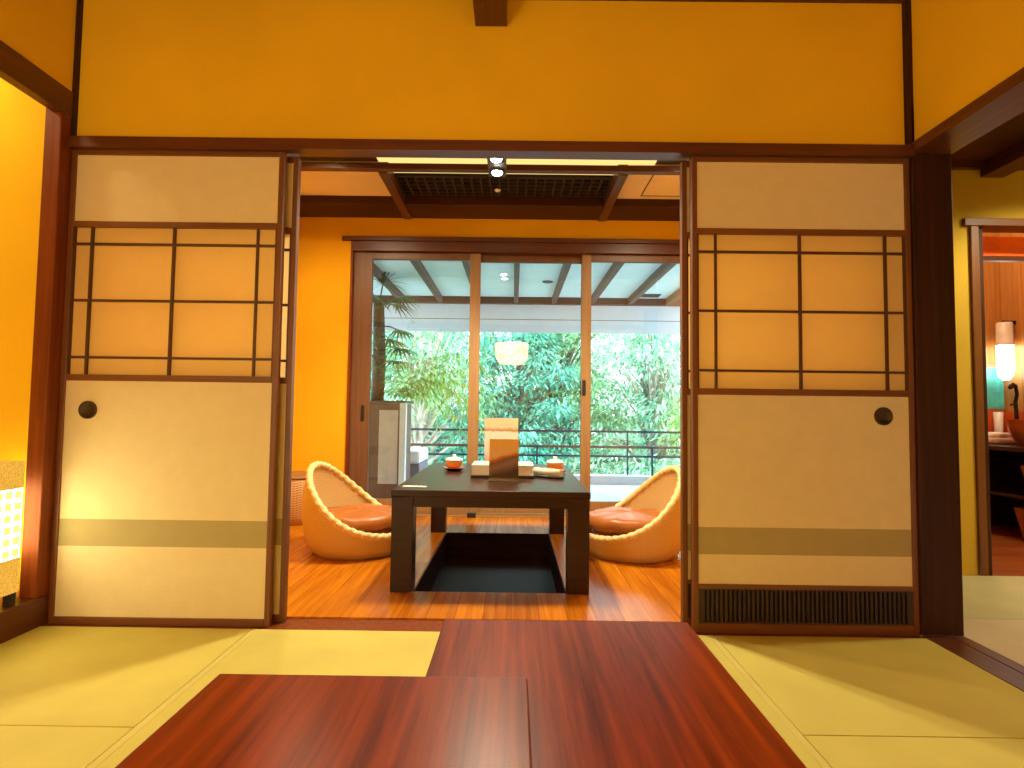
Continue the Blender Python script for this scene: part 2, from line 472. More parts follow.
# ------------------------------------------------------------------ sliding paper doors
def fusuma(n, x0, x1, y, label, vent, hole_x, hole_z, mid=0.897):
    t = thing('door_%d' % n, label, 'sliding door', ((x0 + x1) / 2, y, 0.0), kind='structure')
    h = (x1 - x0) / 2
    T, top = 0.03, 1.79
    s, zb = 0.020, -0.006
    # stiles and rails
    zr1 = 0.17 if vent else None
    bm = boxes((-h, -h + s, 0, T, zb, top), (h - s, h, 0, T, zb, top))
    link('stile_frame', bm, WD_FUS, t, bevel=0.002)
    rails = [(-h + s, h - s, 0, T, 1.768, top), (-h + s, h - s, 0, T, 1.487, 1.509), (-h + s, h - s, 0, T, mid - 0.024, mid),
             (-h + s, h - s, 0, T, zb, 0.03 if vent else 0.022)]
    if vent: rails.append((-h + s, h - s, 0, T, 0.156, 0.172))
    link('rail_frame', boxes(*rails), WD_FUSX, t, bevel=0.002)
    i = h - s
    link('upper_paper', boxes((-i, i, 0.006, T - 0.006, 1.509, 1.768)), PAP, t)
    zl = 0.172 if vent else 0.022
    low = link('lower_paper', boxes((-i, i, 0.006, T - 0.006, zl, 0.28), (-i, i, 0.006, T - 0.006, 0.38, mid - 0.024)), PAP, t)
    link('grey_band', boxes((-i, i, 0.006, T - 0.006, 0.28, 0.38)), PAPBAND, t)
    lpap = link('lattice_paper', sheet(-i, i, 0.0145, mid, 1.487), PAPSH, t)
    # lattice: inner border and bars
    lt = []
    b_ = 0.006
    z0, z1 = mid, 1.487
    lt += [(-i, -i + b_, 0.004, 0.014, z0, z1), (i - b_, i, 0.004, 0.014, z0, z1)]
    for fx, w in ((0.09, 0.008), (0.494, 0.009), (0.905, 0.008)):
        cx = -i + 2 * i * fx
        lt.append((cx - w / 2, cx + w / 2, 0.003, 0.014, z0, z1))
    for fz in (0.115, 0.5, 0.885):
        cz = z0 + (z1 - z0) * fz
        lt.append((-i, i, 0.0045, 0.0135, cz - 0.0045, cz + 0.0045))
    link('lattice', boxes(*lt), WD_LAT, lpap)
    if vent:
        vb = link('vent_backing', boxes((-i, i, 0.016, T - 0.006, 0.03, 0.156)), BLACK, t)
        n_ = 46
        bs = []
        for k in range(n_):
            cx = -i + 0.018 + (2 * i - 0.036) * k / (n_ - 1)
            bs.append((cx - 0.0045, cx + 0.0045, 0.004, 0.016, 0.036, 0.150))
        bs += [(-i, i, 0.004, 0.016, 0.03, 0.036), (-i, i, 0.004, 0.016, 0.150, 0.156), (-i, -i + .013, .004, .016, .036, .15), (i - .013, i, .004, .016, .036, .15)]
        link('vent_grille', boxes(*bs), WD_GRILL, vb)
    if hole_x is not None:
        hx = hole_x - (x0 + x1) / 2
        bm = bmesh.new()
        lathe(bm, [(0.0, 0.004), (0.024, 0.004), (0.027, 0.0), (0.033, -0.0015), (0.034, 0.0), (0.034, 0.006)], 32, cap=False)
        bm.transform(Matrix.Translation((hx, 0.0005, hole_z)) @ Matrix.Rotation(-pi / 2, 4, 'X'))
        o = link('finger_pull', bm, BRONZE, low, smooth=True)
        o['label'] = 'round dark bronze finger pull'
    return t
fusuma(1, -1.713, -0.893, D, 'cream paper sliding door at far left with lattice window and round pull', False, -1.605, 0.787, 0.921)
fusuma(2, -1.680, -0.858, D + 0.05, 'sliding paper door tucked behind the far left one', False, None, 0, 0.921)
fusuma(3, 0.672, 1.504, D, 'paper sliding door on the right with a slatted vent at its foot', True, 1.388, 0.80)
fusuma(4, 0.648, 1.455, D + 0.05, 'sliding paper door tucked behind the vented one', True, None, 0)

# ------------------------------------------------------------------ back room
BY = 4.30
OX0, OX1, OZ = -1.279, 1.50, 2.11
struct('wall_window', boxes((-1.80, OX0, BY, BY + 0.12, 0, 2.45), (OX1, 1.75, BY, BY + 0.12, 0, 2.45), (OX0, OX1, BY, BY + 0.12, OZ, 2.45)), WALL_B,
       'orange yellow plaster wall around the wide window', 'wall')
struct('wall_backroom_left', boxes((-1.80, -1.75, 2.2, BY, 0, 2.45)), WALL_B, 'orange yellow side wall of the back room', 'wall')
struct('wall_backroom_right', boxes((1.65, 1.70, 2.25, BY, 0, 2.45)), WALL_B, 'orange yellow wall at the other side of the back room', 'wall')
struct('ceiling_backroom', boxes((-1.75, -0.87, 3.455, 4.01, 2.355, 2.42), (0.70, 1.65, 3.455, 4.01, 2.355, 2.42)), CEILP, 'pale plaster ceiling panels beside the lattice', 'ceiling')
struct('ceiling_backroom_boards', boxes((-1.75, 1.65, 2.19, 3.36, 2.365, 2.42), (-1.75, -0.87, 3.36, 3.455, 2.365, 2.42), (0.87, 1.65, 3.36, 3.455, 2.365, 2.42)), WD_CEIL, 'dark ceiling boards in front of the light strip', 'ceiling')
struct('ceiling_backroom_top', boxes((-1.80, 1.70, 2.19, BY, 2.42, 2.50)), BLACK, 'roof deck over the back room', 'ceiling')
struct('beam_soffit', boxes((-1.75, 1.65, 4.0, BY, 2.298, 2.42)), WD_SOFF, 'wide dark soffit board above the window wall', 'beam')
struct('beam_cross', boxes((-1.75, 1.65, 3.40, 3.45, 2.294, 2.332)), WD_DARKX, 'dark cross beam in front of the ceiling lattice', 'beam', bevel=0.002)
for xx, lb in ((-0.87, 'dark side beam left of the ceiling lattice'), (0.64, 'dark side beam right of the ceiling lattice')):
    struct('beam_side', boxes((xx, xx + 0.06, 3.45, BY, 2.288, 2.42)), WD_DARKY, lb, 'beam', bevel=0.002)
t = thing('ceiling_lattice', 'dark wooden grid panel set in the back room ceiling', 'ceiling grille', (-0.085, 3.81, 2.35))
link('backing', boxes((-0.724, 0.724, -0.16, 0.16, 0.02, 0.03)), BLACK, t)
gb = []
for k in range(24):
    x = -0.72 + 1.44 * k / 23
    gb.append((x - 0.006, x + 0.006, -0.16, 0.16, 0, 0.02))
for k in range(6):
    y = -0.155 + 0.31 * k / 5
    gb.append((-0.724, 0.724, y - 0.006, y + 0.006, 0.001, 0.019))
link('lattice', boxes(*gb), WD_GRILL, t)
t = thing('light_strip', 'long warm light strip in the ceiling behind the door head', 'ceiling light', (0, 3.485, 2.40))
link('diffuser', boxes((-0.868, 0.868, -0.124, -0.033, -0.040, -0.034), (-0.808, 0.638, -0.033, 0.125, -0.040, -0.034)), COVE, t)
link('housing', boxes((-0.868, 0.868, -0.124, -0.033, -0.034, 0.015), (-0.808, 0.638, -0.033, 0.125, -0.034, 0.015)), GREY, t)
# access hatch
t = thing('ceiling_hatch', 'square access hatch outlined in the pale ceiling', 'hatch', (1.13, 3.74, 2.355))
link('hatch_frame', boxes((-0.24, 0.24, -0.20, -0.195, -0.004, 0), (-0.24, 0.24, 0.195, 0.20, -0.004, 0), (-0.24, -0.235, -0.195, 0.195, -0.004, 0), (0.235, 0.24, -0.195, 0.195, -0.004, 0)), METAL_D, t)
link('hatch_lid', boxes((-0.232, 0.232, -0.192, 0.192, -0.002, 0)), CEILP, t)

# twin spot fitting
t = thing('twin_spotlight', 'square grey ceiling fitting with two bright white bulbs', 'spotlight', (-0.112, 3.0975, 2.365))
link('housing', boxes((-0.052, 0.052, -0.165, 0.165, -0.175, 0)), GREY, t, bevel=0.006)
for yy in (-0.0875, 0.0875):
    bm = bmesh.new()
    lathe(bm, [(0.044, -0.183), (0.046, -0.18), (0.046, -0.170), (0.036, -0.170), (0.034, -0.183)], 28, 0, yy, cap=False)
    rg = link('ring', bm, METAL_D, t, smooth=True)
    bm = bmesh.new()
    lathe(bm, [(0.032, -0.174)] + [(0.032 * cos(a), -0.176 - 0.022 * sin(a)) for a in (0.3, 0.6, 0.9, 1.2, 1.45)], 24, 0, yy)
    link('bulb', bm, BULB, rg, smooth=True)

bm = bmesh.new(); lathe(bm, [(0.022, 0.0), (0.020, -0.008), (0.010, -0.014), (0.002, -0.015)], 20)
o = link('ceiling_sensor', bm, PORC, None, smooth=True); o.location = (-0.13, 3.85, 2.35)
tag(o, 'tiny white ceiling sensor on the dark lattice panel', 'sensor')

# window frame fixed in the wall
struct('trim_window_head', boxes((-1.345, OX1 + .06, BY - 0.03, BY + 0.01, 2.112, 2.145), (OX0, OX1, BY - 0.012, BY + 0.12, 2.035, 2.112)), WD_DARKX, 'dark wood head board over the wide window', 'window head', bevel=0.002)
struct('trim_window_side', boxes((OX0, OX0 + .018, BY - 0.012, BY + 0.12, 0, 2.035), (OX1 - .018, OX1, BY - .012, BY + .12, 0, 2.035)), WD_POST, 'reddish wood jamb of the wide window', 'window jamb')
struct('trim_window_sill', boxes((OX0, OX1, BY - 0.02, BY + 0.02, -0.2, 0.006), (OX0, OX1, BY + 0.02, BY + 0.16, -0.2, 0.02)), WD_MULL, 'pale wood threshold below the glass doors', 'sill')

def glassdoor(n, x0, x1, y, ls, rs, label, hx, hz, first=False):
    t = thing('window_%d' % n, label, 'glass door', ((x0 + x1) / 2, y, 0.02), kind='structure')
    h = (x1 - x0) / 2
    T = 0.035
    z1 = 2.034 - 0.02
    sl = link('stile', boxes((-h, -h + ls, 0, T, 0, z1)), WD_WIN if first else WD_MULL, t, bevel=0.003)
    sr = link('stile', boxes((h - rs, h, 0, T, 0, z1)), WD_MULL, t, bevel=0.003)
    link('rail', boxes((-h + ls, h - rs, 0, T, z1 - 0.056, z1)), WD_WIN, t, bevel=0.003)
    link('rail', boxes((-h + ls, h - rs, 0, T, 0, 0.10)), WD_MULL, t, bevel=0.003)
    link('pane', boxes((-h + ls, h - rs, T / 2 - 0.003, T / 2 + 0.003, 0.10, z1 - 0.056)), GLASS, t)
    cx = hx - (x0 + x1) / 2
    link('handle', boxes((cx - 0.013, cx + 0.013, -0.009, 0.0, hz - 0.08, hz + 0.04)), BLACK, sl, bevel=0.004)
    return t
glassdoor(1, -1.261, -0.271, BY + 0.025, 0.145, 0.081, 'left glass sliding door with palm and planter behind it', -1.165, 0.775, True)
glassdoor(2, -0.345, 0.592, BY + 0.07, 0.07, 0.07, 'middle glass sliding door in front of the trees', 0.53, 0.99)
glassdoor(3, 0.523, 1.482, BY + 0.025, 0.072, 0.10, 'right glass sliding door beside the vented paper door', 0.54, 0.99)
t = link('doorstop', boxes((-0.34, -0.275, BY - 0.055, BY - 0.03, 0.0, 0.035)), BLACK, None, bevel=0.004)
tag(t, 'small dark doorstop on the floor before the glass doors', 'doorstop')

# low table over the foot well
TX, TY, TZ = -0.097, 3.16, 0.447
t = thing('low_table', 'near black square low table over the sunken foot well', 'table', (TX, TY, 0))
hx, hy = 0.443, 0.66
link('tabletop', boxes((-hx, hx, -hy, hy, TZ - 0.03, TZ)), WD_TABLE, t, bevel=0.004)
link('apron', boxes((-hx + .10, hx - .10, -hy + .008, -hy + .03, 0.372, TZ - .03), (-hx + .10, hx - .10, hy - .03, hy - .008, 0.372, TZ - .03),
                    (-hx + .008, -hx + .03, -hy + .10, hy - .10, 0.372, TZ - .03), (hx - .03, hx - .008, -hy + .10, hy - .10, 0.372, TZ - .03)), WD_TABLE, t)
for sx in (-1, 1):
    for sy in (-1, 1):
        a, b_ = sorted((sx * (hx - 0.004), sx * (hx - 0.1)))
        c, d_ = sorted((sy * (hy - 0.004), sy * (hy - 0.1)))
        link('leg', boxes((a, b_, c, d_, 0, TZ - .03)), WD_TABLE, t, bevel=0.003)

# rattan tub chairs
def chair_profile(z):
    pts = [(0.0, 0.245), (0.03, 0.268), (0.08, 0.290), (0.15, 0.305), (0.22, 0.312), (0.30, 0.312), (0.38, 0.303), (0.45, 0.287), (0.52, 0.26), (0.6, 0.22)]
    for (a, ra), (b_, rb) in zip(pts, pts[1:]):
        if z <= b_: return ra + (rb - ra) * (z - a) / (b_ - a)
    return pts[-1][1]
def rim_z(th):
    lo, hi = 0.02, 0.6
    for _ in range(40):
        z = (lo + hi) / 2
        if z < 0.112 + 0.362 * max(0.0, (0.31 - chair_profile(z) * cos(th)) / 0.585) ** 2.2: lo = z
        else: hi = z
    return z
def rattan_chair(label, loc, rz):
    t = thing('rattan_chair', label, 'chair', loc, rz, 'low rattan chairs at the low table')
    n, m_ = 96, 16
    bm = bmesh.new()
    uv = bm.loops.layers.uv.new('UVMap')
    def surf(off, zlo):
        rows = []
        for j in range(m_ + 1):
            row = []
            for i in range(n):
                th = 2 * pi * i / n
                z = zlo + (rim_z(th) - zlo) * j / m_
                r = chair_profile(z) - off
                row.append(bm.verts.new((r * cos(th), r * sin(th), z)))
            rows.append(row)
        for j in range(m_):
            for i in range(n):
                k = (i + 1) % n
                f = bm.faces.new((rows[j][i], rows[j][k], rows[j + 1][k], rows[j + 1][i]))
                for lp, (ii, jj) in zip(f.loops, ((i, j), (i + 1, j), (i + 1, j + 1), (i, j + 1))):
                    lp[uv].uv = (ii / n * 2.2, jj / m_ * 0.6)
        return rows
    o_ = surf(0.0, 0.0)
    i_ = surf(0.022, 0.03)
    for i in range(n):
        k = (i + 1) % n
        bm.faces.new((o_[-1][i], o_[-1][k], i_[-1][k], i_[-1][i]))
    bm.faces.new(o_[0][::-1]); bm.faces.new(i_[0])
    link('shell', bm, RAT, t, smooth=True)
    # braided rim
    bm = bmesh.new()
    nn, kk = 240, 12
    pts = []
    for i in range(nn):
        th = 2 * pi * i / nn
        z = rim_z(th); r = chair_profile(z) - 0.011
        pts.append(Vector((r * cos(th), r * sin(th), z)))
    rings = []
    for i, p in enumerate(pts):
        tg = (pts[(i + 1) % nn] - pts[i - 1]).normalized()
        a = Vector((p.x, p.y, 0)).normalized()
        a = (a - tg * a.dot(tg)).normalized()
        b2 = tg.cross(a)
        ring = []
        for k in range(kk):
            ph = 2 * pi * k / kk
            rr = 0.0185 * (1 + 0.16 * sin(2 * ph + 2 * pi * i / nn * 44))
            ring.append(bm.verts.new(p + rr * (a * cos(ph) + b2 * sin(ph))))
        rings.append(ring)
    for i in range(nn):
        q, r2 = rings[i], rings[(i + 1) % nn]
        for k in range(kk):
            bm.faces.new((q[k], q[(k + 1) % kk], r2[(k + 1) % kk], r2[k]))
    link('braided_rim', bm, RATRIM, t, smooth=True)
    return t
def cushion(label, loc, rz):
    bm = bmesh.new()
    def pad(z0, h, R):
        prof = [(0.02, z0)] + [(R - 0.5 * h * (1 - sin(a)), z0 + h / 2 - h / 2 * cos(a)) for a in [pi * k / 8 for k in range(9)]]
        prof += [(R * 0.6, z0 + h * 1.08), (0.02, z0 + h * 1.12)]
        lathe(bm, prof, 48)
    pad(0.0, 0.095, 0.225)
    pad(0.097, 0.085, 0.25)
    for v in bm.verts:
        th = math.atan2(v.co.y, v.co.x); r = math.hypot(v.co.x, v.co.y)
        v.co.z += 0.006 * sin(5 * th + 1.0) * (r / 0.28) ** 2 + 0.003 * sin(11 * th)
    o = link('seat_cushion', bm, CUSH, None, smooth=True)
    o.location = loc; o.rotation_euler = (0, 0, rz)
    return tag(o, label, 'cushion', 'satin cushions in the rattan chairs')
CHL, CHR = (-0.882, 3.26, 0.0), (0.688, 3.27, 0.0)
rattan_chair('low round rattan chair left of the low table facing it', CHL, radians(-6))
rattan_chair('low round rattan chair right of the low table, half hidden by the paper door', CHR, radians(186))
cushion('thick brown satin cushion in the rattan chair left of the table', (CHL[0] + .01, CHL[1], 0.04), 0.4)
cushion('thick brown satin cushion in the rattan chair right of the table', (CHR[0] - .01, CHR[1], 0.04), 1.7)

# woven basket stool by the wall
t = thing('wicker_stool', 'round woven basket stool against the orange wall', 'stool', (-1.545, 4.03, 0))
bm = bmesh.new(); uv = bm.loops.layers.uv.new('UVMap')
prof = [(0.165, 0), (0.185, 0.05), (0.20, 0.14), (0.20, 0.22), (0.188, 0.29), (0.175, 0.315)]
n = 48; rows = [[bm.verts.new((r * cos(2 * pi * i / n), r * sin(2 * pi * i / n), z)) for i in range(n)] for r, z in prof]
for j in range(len(rows) - 1):
    for i in range(n):
        k = (i + 1) % n
        f = bm.faces.new((rows[j][i], rows[j][k], rows[j + 1][k], rows[j + 1][i]))
        for lp, (ii, zz) in zip(f.loops, ((i, prof[j][1]), (i + 1, prof[j][1]), (i + 1, prof[j + 1][1]), (i, prof[j + 1][1]))):
            lp[uv].uv = (zz * 3.0, ii / n * 1.3)
bm.faces.new(rows[0][::-1])
link('body', bm, BASK, t, smooth=True)
bm = bmesh.new(); lathe(bm, [(0.176, 0.313), (0.186, 0.320), (0.184, 0.332), (0.15, 0.340), (0.03, 0.342)], 48)
link('lid', bm, BASK, t, smooth=True)

# ------------------------------------------------------------------ things on the low table
def on(x, y): return (x, y, TZ)
LACQ = plain('red lacquer', (0.55, 0.07, 0.02), 0.25)
LACD = plain('dark lacquer', (0.02, 0.012, 0.01), 0.25)
CUPB = plain('amber porcelain', (0.78, 0.36, 0.10), 0.3)
CREAM = plain('cream cover', (0.72, 0.68, 0.55), 0.5, var=0.05)
PAGE = plain('white pages', (0.92, 0.91, 0.88), 0.7, var=0.02)
def teacup(loc, where):
    s = thing('saucer', 'red lacquer saucer under the lidded cup ' + where, 'saucer', loc, group='saucers on the low table')
    bm = bmesh.new(); lathe(bm, [(0.034, 0.0), (0.038, 0.002), (0.052, 0.008), (0.064, 0.016), (0.0655, 0.019)], 36)
    link('underside', bm, LACD, s, smooth=True)
    bm = bmesh.new(); lathe(bm, [(0.0655, 0.019), (0.066, 0.021), (0.06, 0.0205), (0.04, 0.0195), (0.002, 0.0195)], 36)
    link('top_face', bm, LACQ, s, smooth=True)
    c = thing('teacup', 'amber teacup with a white lid ' + where, 'cup', (loc[0], loc[1], loc[2] + 0.0205), group='lidded cups on the low table')
    bm = bmesh.new(); lathe(bm, [(0.03, 0.0), (0.034, 0.002), (0.044, 0.012), (0.048, 0.026), (0.049, 0.038), (0.046, 0.038), (0.044, 0.014), (0.002, 0.012)], 36)
    link('bowl', bm, CUPB, c, smooth=True)
    bm = bmesh.new(); lathe(bm, [(0.046, 0.0385), (0.051, 0.039), (0.051, 0.045), (0.046, 0.052), (0.03, 0.058), (0.012, 0.061), (0.009, 0.065), (0.012, 0.072), (0.010, 0.076), (0.002, 0.077)], 36)
    link('lid', bm, PORC, c, smooth=True)
teacup(on(-0.348, 3.33), 'on the left of the table')
teacup(on(0.243, 3.25), 'on the right beside the rolled towel')
# folder and book
o = link('menu_folder', boxes((-0.168, 0.168, -0.125, 0.125, 0, 0.014)), BLACK, None, bevel=0.002); o.location = on(-0.055, 3.10)
tag(o, 'flat black folder under the cream book on the table', 'folder')
t = thing('guest_book', 'thick cream book lying on the black folder', 'book', (-0.055, 3.10, TZ + 0.0142))
link('cover', boxes((-0.165, 0.165, -0.118, 0.118, 0, 0.004), (-0.165, 0.165, -0.118, 0.118, 0.051, 0.055), (-0.165, -0.161, -0.118, 0.118, 0.004, 0.051)), CREAM, t, bevel=0.0015)
link('pages', boxes((-0.160, 0.159, -0.112, 0.112, 0.004, 0.051)), PAGE, t)
# photo card in stand
def photo_mat():
    m, nt, b = newmat('sunset print')
    co = coords(nt, (1, 1, 1), 'Generated')
    sp = nt.nodes.new('ShaderNodeSeparateXYZ'); nt.links.new(co, sp.inputs[0])
    n = node(nt, 'ShaderNodeTexNoise', Scale=3.0, Detail=4.0); nt.links.new(co, n.inputs['Vector'])
    a = nt.nodes.new('ShaderNodeMath'); a.operation = 'MULTIPLY_ADD'; a.inputs[1].default_value = -0.22
    nt.links.new(sp.outputs[0], a.inputs[0]); nt.links.new(sp.outputs[2], a.inputs[2])
    c = nt.nodes.new('ShaderNodeMath'); c.operation = 'MULTIPLY_ADD'; c.inputs[1].default_value = 0.14
    nt.links.new(n.outputs[0], c.inputs[0]); nt.links.new(a.outputs[0], c.inputs[2])
    r = ramp(nt, [(0.10, (0.06, 0.035, 0.03)), (0.30, (0.30, 0.19, 0.17)), (0.44, (0.20, 0.12, 0.09)), (0.50, (0.75, 0.20, 0.03)), (0.56, (0.85, 0.58, 0.28)), (0.95, (0.95, 0.56, 0.15))], c.outputs[0])
    nt.links.new(r.outputs[0], b.inputs['Base Color'])
    b.inputs['Roughness'].default_value = 0.3
    return m
t = thing('photo_card', 'upright sunset picture card in a clear stand on the table', 'card', on(-0.046, 2.865), radians(2))
link('print', boxes((-0.0745, 0.0745, -0.003, 0.0, 0.010, 0.213)), photo_mat(), t)
link('card_back', boxes((-0.0745, 0.0745, 0.0002, 0.003, 0.010, 0.213)), PAGE, t)
link('stand', boxes((-0.077, 0.077, -0.03, 0.05, 0, 0.003), (-0.077, 0.077, -0.008, -0.0045, 0.003, 0.018), (-0.077, 0.077, 0.0045, 0.008, 0.003, 0.15)), GLASS, t)
# tall leaflet behind
def leaflet_mat():
    m, nt, b = newmat('leaflet print')
    co = coords(nt, (1, 1, 1), 'Generated')
    sp = nt.nodes.new('ShaderNodeSeparateXYZ'); nt.links.new(co, sp.inputs[0])
    n = node(nt, 'ShaderNodeTexNoise', Scale=5.0, Detail=4.0); nt.links.new(co, n.inputs['Vector'])
    c = nt.nodes.new('ShaderNodeMath'); c.operation = 'MULTIPLY_ADD'; c.inputs[1].default_value = 0.10
    nt.links.new(n.outputs[0], c.inputs[0]); nt.links.new(sp.outputs[2], c.inputs[2])
    r = ramp(nt, [(0.0, (0.6, 0.3, 0.1)), (0.30, (0.8, 0.65, 0.6)), (0.42, (0.85, 0.78, 0.78)), (0.72, (0.93, 0.91, 0.90)), (0.79, (0.93, 0.92, 0.90)), (0.82, (0.5, 0.26, 0.1)), (0.88, (0.85, 0.78, 0.55)), (1.0, (0.9, 0.82, 0.6))], c.outputs[0])
    nt.links.new(r.outputs[0], b.inputs['Base Color'])
    b.inputs['Roughness'].default_value = 0.4
    return m
t = thing('leaflet', 'tall pale leaflet standing behind the cream book', 'leaflet', on(-0.07, 3.29))
link('front_leaf', boxes((-0.098, 0.098, -0.002, 0.0, 0.0, 0.315)), leaflet_mat(), t)
bm = bmesh.new(); box(bm, -0.095, 0.095, 0.0, 0.002, 0.0, 0.312)
for v in bm.verts: v.co.y += 0.06 * (1 - v.co.z / 0.315) + 0.0005
link('back_leaf', bm, PAGE, t)
# rolled towel on a dark tray
TOW = plain('towel cloth', (0.78, 0.72, 0.58), 0.95, var=0.1, nscale=80, bmp=0.4)
o = thing('towel_tray', 'small dark oval tray under the rolled towel', 'tray', on(0.19, 3.05), radians(-38))
bm = bmesh.new(); lathe(bm, [(0.075, 0.0), (0.10, 0.004), (0.108, 0.010), (0.102, 0.010), (0.09, 0.006), (0.002, 0.006)], 40)
for v in bm.verts: v.co.y *= 0.45
link('dish', bm, LACD, o, smooth=True)
t = thing('rolled_towel', 'rolled white hand towel on the dark oval tray', 'towel', (0.19, 3.05, TZ + 0.0065), radians(-38))
bm = bmesh.new()
sp_ = []
for k in range(60):
    a = k / 59 * 2 * pi * 3.1
    sp_.append((0.006 + 0.017 * k / 59, a))
L_ = []
for s in (-0.085, 0.085):
    L_.append([bm.verts.new((s, r * cos(a), 0.0245 + r * sin(a))) for r, a in sp_])
for k in range(59):
    bm.faces.new((L_[0][k], L_[0][k + 1], L_[1][k + 1], L_[1][k]))
o = link('roll', bm, TOW, t, smooth=True)
sm = o.modifiers.new('thick', 'SOLIDIFY'); sm.thickness = 0.0035
# label strip on the table corner
o = link('name_card', boxes((-0.055, 0.055, -0.014, 0.014, 0, 0.0025)), PAGE, None); o.location = on(-0.456, 2.615); o.rotation_euler = (0, 0, radians(-3))
tag(o, 'narrow white card lying at the front left table corner', 'card')

# ------------------------------------------------------------------ red tables in the foreground
def red_table(label, x0, x1, y0, y1, z, th, legs):
    cx, cy = (x0 + x1) / 2, (y0 + y1) / 2
    t = thing('side_table', label, 'table', (cx, cy, 0), group='red wood tables on the tatami')
    a, b_ = (x1 - x0) / 2, (y1 - y0) / 2
    link('tabletop', boxes((-a, a, -b_, b_, z - th, z)), WD_RED, t, bevel=0.003)
    for (lx, ly) in legs:
        link('leg', boxes((lx - cx - 0.022, lx - cx + 0.022, ly - cy - 0.022, ly - cy + 0.022, 0.0006, z - th)), WD_REDLEG, t, bevel=0.003)
red_table('longer red wood table reaching towards the door gap', -0.151, 0.399, 0.30, 1.292, 0.330, 0.026,
          [(-0.11, 1.24), (0.36, 1.24), (-0.11, 0.35), (0.36, 0.35)])
red_table('nearer red wood table overlapping the longer one on its left', -0.4855, 0.0285, 0.26, 0.956, 0.3585, 0.028,
          [(-0.45, 0.91), (-0.185, 0.91), (-0.45, 0.30), (-0.185, 0.30)])

# ------------------------------------------------------------------ alcove lamp
t = thing('alcove_lamp', 'glowing paper box lamp with lattice on the alcove board', 'lamp', (-1.825, 1.80, 0.105))
for sx in (-1, 1):
    for sy in (-1, 1):
        link('foot', boxes((sx * 0.085 - 0.012, sx * 0.085 + 0.012, sy * 0.17 - 0.012, sy * 0.17 + 0.012, 0, 0.045)), BLACK, t)
link('lower_band', boxes((-0.10, 0.10, -0.19, 0.19, 0.045, 0.165)), LAMP_BAND, t, bevel=0.003)
link('glowing_paper', boxes((-0.097, 0.097, -0.187, 0.187, 0.165, 0.405)), LAMP_PAPER, t)
link('upper_band', boxes((-0.10, 0.10, -0.19, 0.19, 0.405, 0.50)), LAMP_BAND, t, bevel=0.003)
gb = []
for k in range(10):
    for j in range(6):
        y = -0.187 + 0.374 * (k + 0.5) / 10; z = 0.165 + 0.24 * (j + 0.5) / 6
        gb.append((0.0972, 0.100, y - 0.0125, y + 0.0125, z - 0.0135, z + 0.0135))
for k in range(5):
    for j in range(6):
        x = -0.097 + 0.194 * (k + 0.5) / 5; z = 0.165 + 0.24 * (j + 0.5) / 6
        gb.append((x - 0.0125, x + 0.0125, -0.190, -0.1872, z - 0.0135, z + 0.0135))
        gb.append((x - 0.0125, x + 0.0125, 0.1872, 0.190, z - 0.0135, z + 0.0135))
link('woven_squares', boxes(*gb), emit('woven glow', (1.0, 0.66, 0.16), 1.6), t)

# ------------------------------------------------------------------ pendant over the tatami room (its reflection shows in the glass)
PZ = 1.735
t = thing('pendant_lamp', 'white drum pendant lamp behind the viewer, mirrored in the window glass', 'lamp', (-0.05, -2.2, PZ))
bm = bmesh.new(); lathe(bm, [(0.16, -0.01), (0.24, 0.01), (0.32, 0.14), (0.32, 0.40)], 48)
link('lamp_shade', bm, PEND, t, smooth=True)
bm = bmesh.new(); lathe(bm, [(0.322, 0.398), (0.322, 0.406), (0.01, 0.412)], 48)
link('shade_top', bm, BLACK, t, smooth=True)
bm = bmesh.new(); tube(bm, [(0, 0, 0.413), (0, 0, CZ - PZ - 0.02)], 0.006); link('cord', bm, BLACK, t)
bm = bmesh.new(); lathe(bm, [(0.05, CZ - PZ - 0.03), (0.06, CZ - PZ)], 24); link('ceiling_rose', bm, WHITE, t)

t = thing('unseen_fill_lamp', 'added paper fill lamp, unseen on the tatami behind the viewer', 'lamp', (-1.35, -0.35, -0.03))  # unseen lamp added to brighten the left doors and wall
link('base', boxes((-0.16, 0.16, -0.16, 0.16, 0, 0.03)), WD_LAT, t)
for sx in (-1, 1):
    for sy in (-1, 1):
        link('leg', boxes((sx * 0.15 - 0.01, sx * 0.15 + 0.01, sy * 0.15 - 0.01, sy * 0.15 + 0.01, 0.03, 1.40)), WD_LAT, t)
link('lamp_shade', boxes((-0.138, 0.138, -0.138, 0.138, 0.12, 1.38)), emit('fill lamp paper', (1.0, 0.88, 0.52), 10.0), t)

# ------------------------------------------------------------------ side room and washroom
AY = 2.895
struct('wall_side_room', boxes((1.655, 2.375, AY, AY + 0.08, 0, 2.35), (2.375, 3.45, AY, AY + 0.08, 1.80, 2.35)), plaster('greenish yellow plaster', (0.60, 0.42, 0.05)),
       'yellow plaster wall of the side room beside the washroom door', 'wall')
struct('wall_side_room_right', boxes((3.45, 3.5, -0.4, 4.7, 0, 2.35), (1.655, 3.5, -0.48, -0.4, 0, 2.35)), WALL, 'yellow plaster far wall of the side room', 'wall') if False else None
struct('wall_side_room_right', boxes((3.45, 3.5, -0.4, AY + .08, 0, 2.35), (1.655, 3.5, -0.48, -0.4, 0, 2.35)), WALL, 'yellow plaster end wall of the side room', 'wall')
struct('wall_side_room_left', boxes((1.657, 1.70, 2.25, AY, 0, 2.35)), WALL, 'short yellow wall behind the wide dark post', 'wall')
struct('ceiling_side_room', boxes((1.657, 3.45, -0.4, AY, 2.14, 2.2)), WD_CEIL, 'dark board ceiling of the side room', 'ceiling')
struct('beam_side_room', boxes((2.44, 2.56, -0.4, AY, 2.06, 2.14)), WD_DARKY, 'dark beam under the side room ceiling', 'beam')
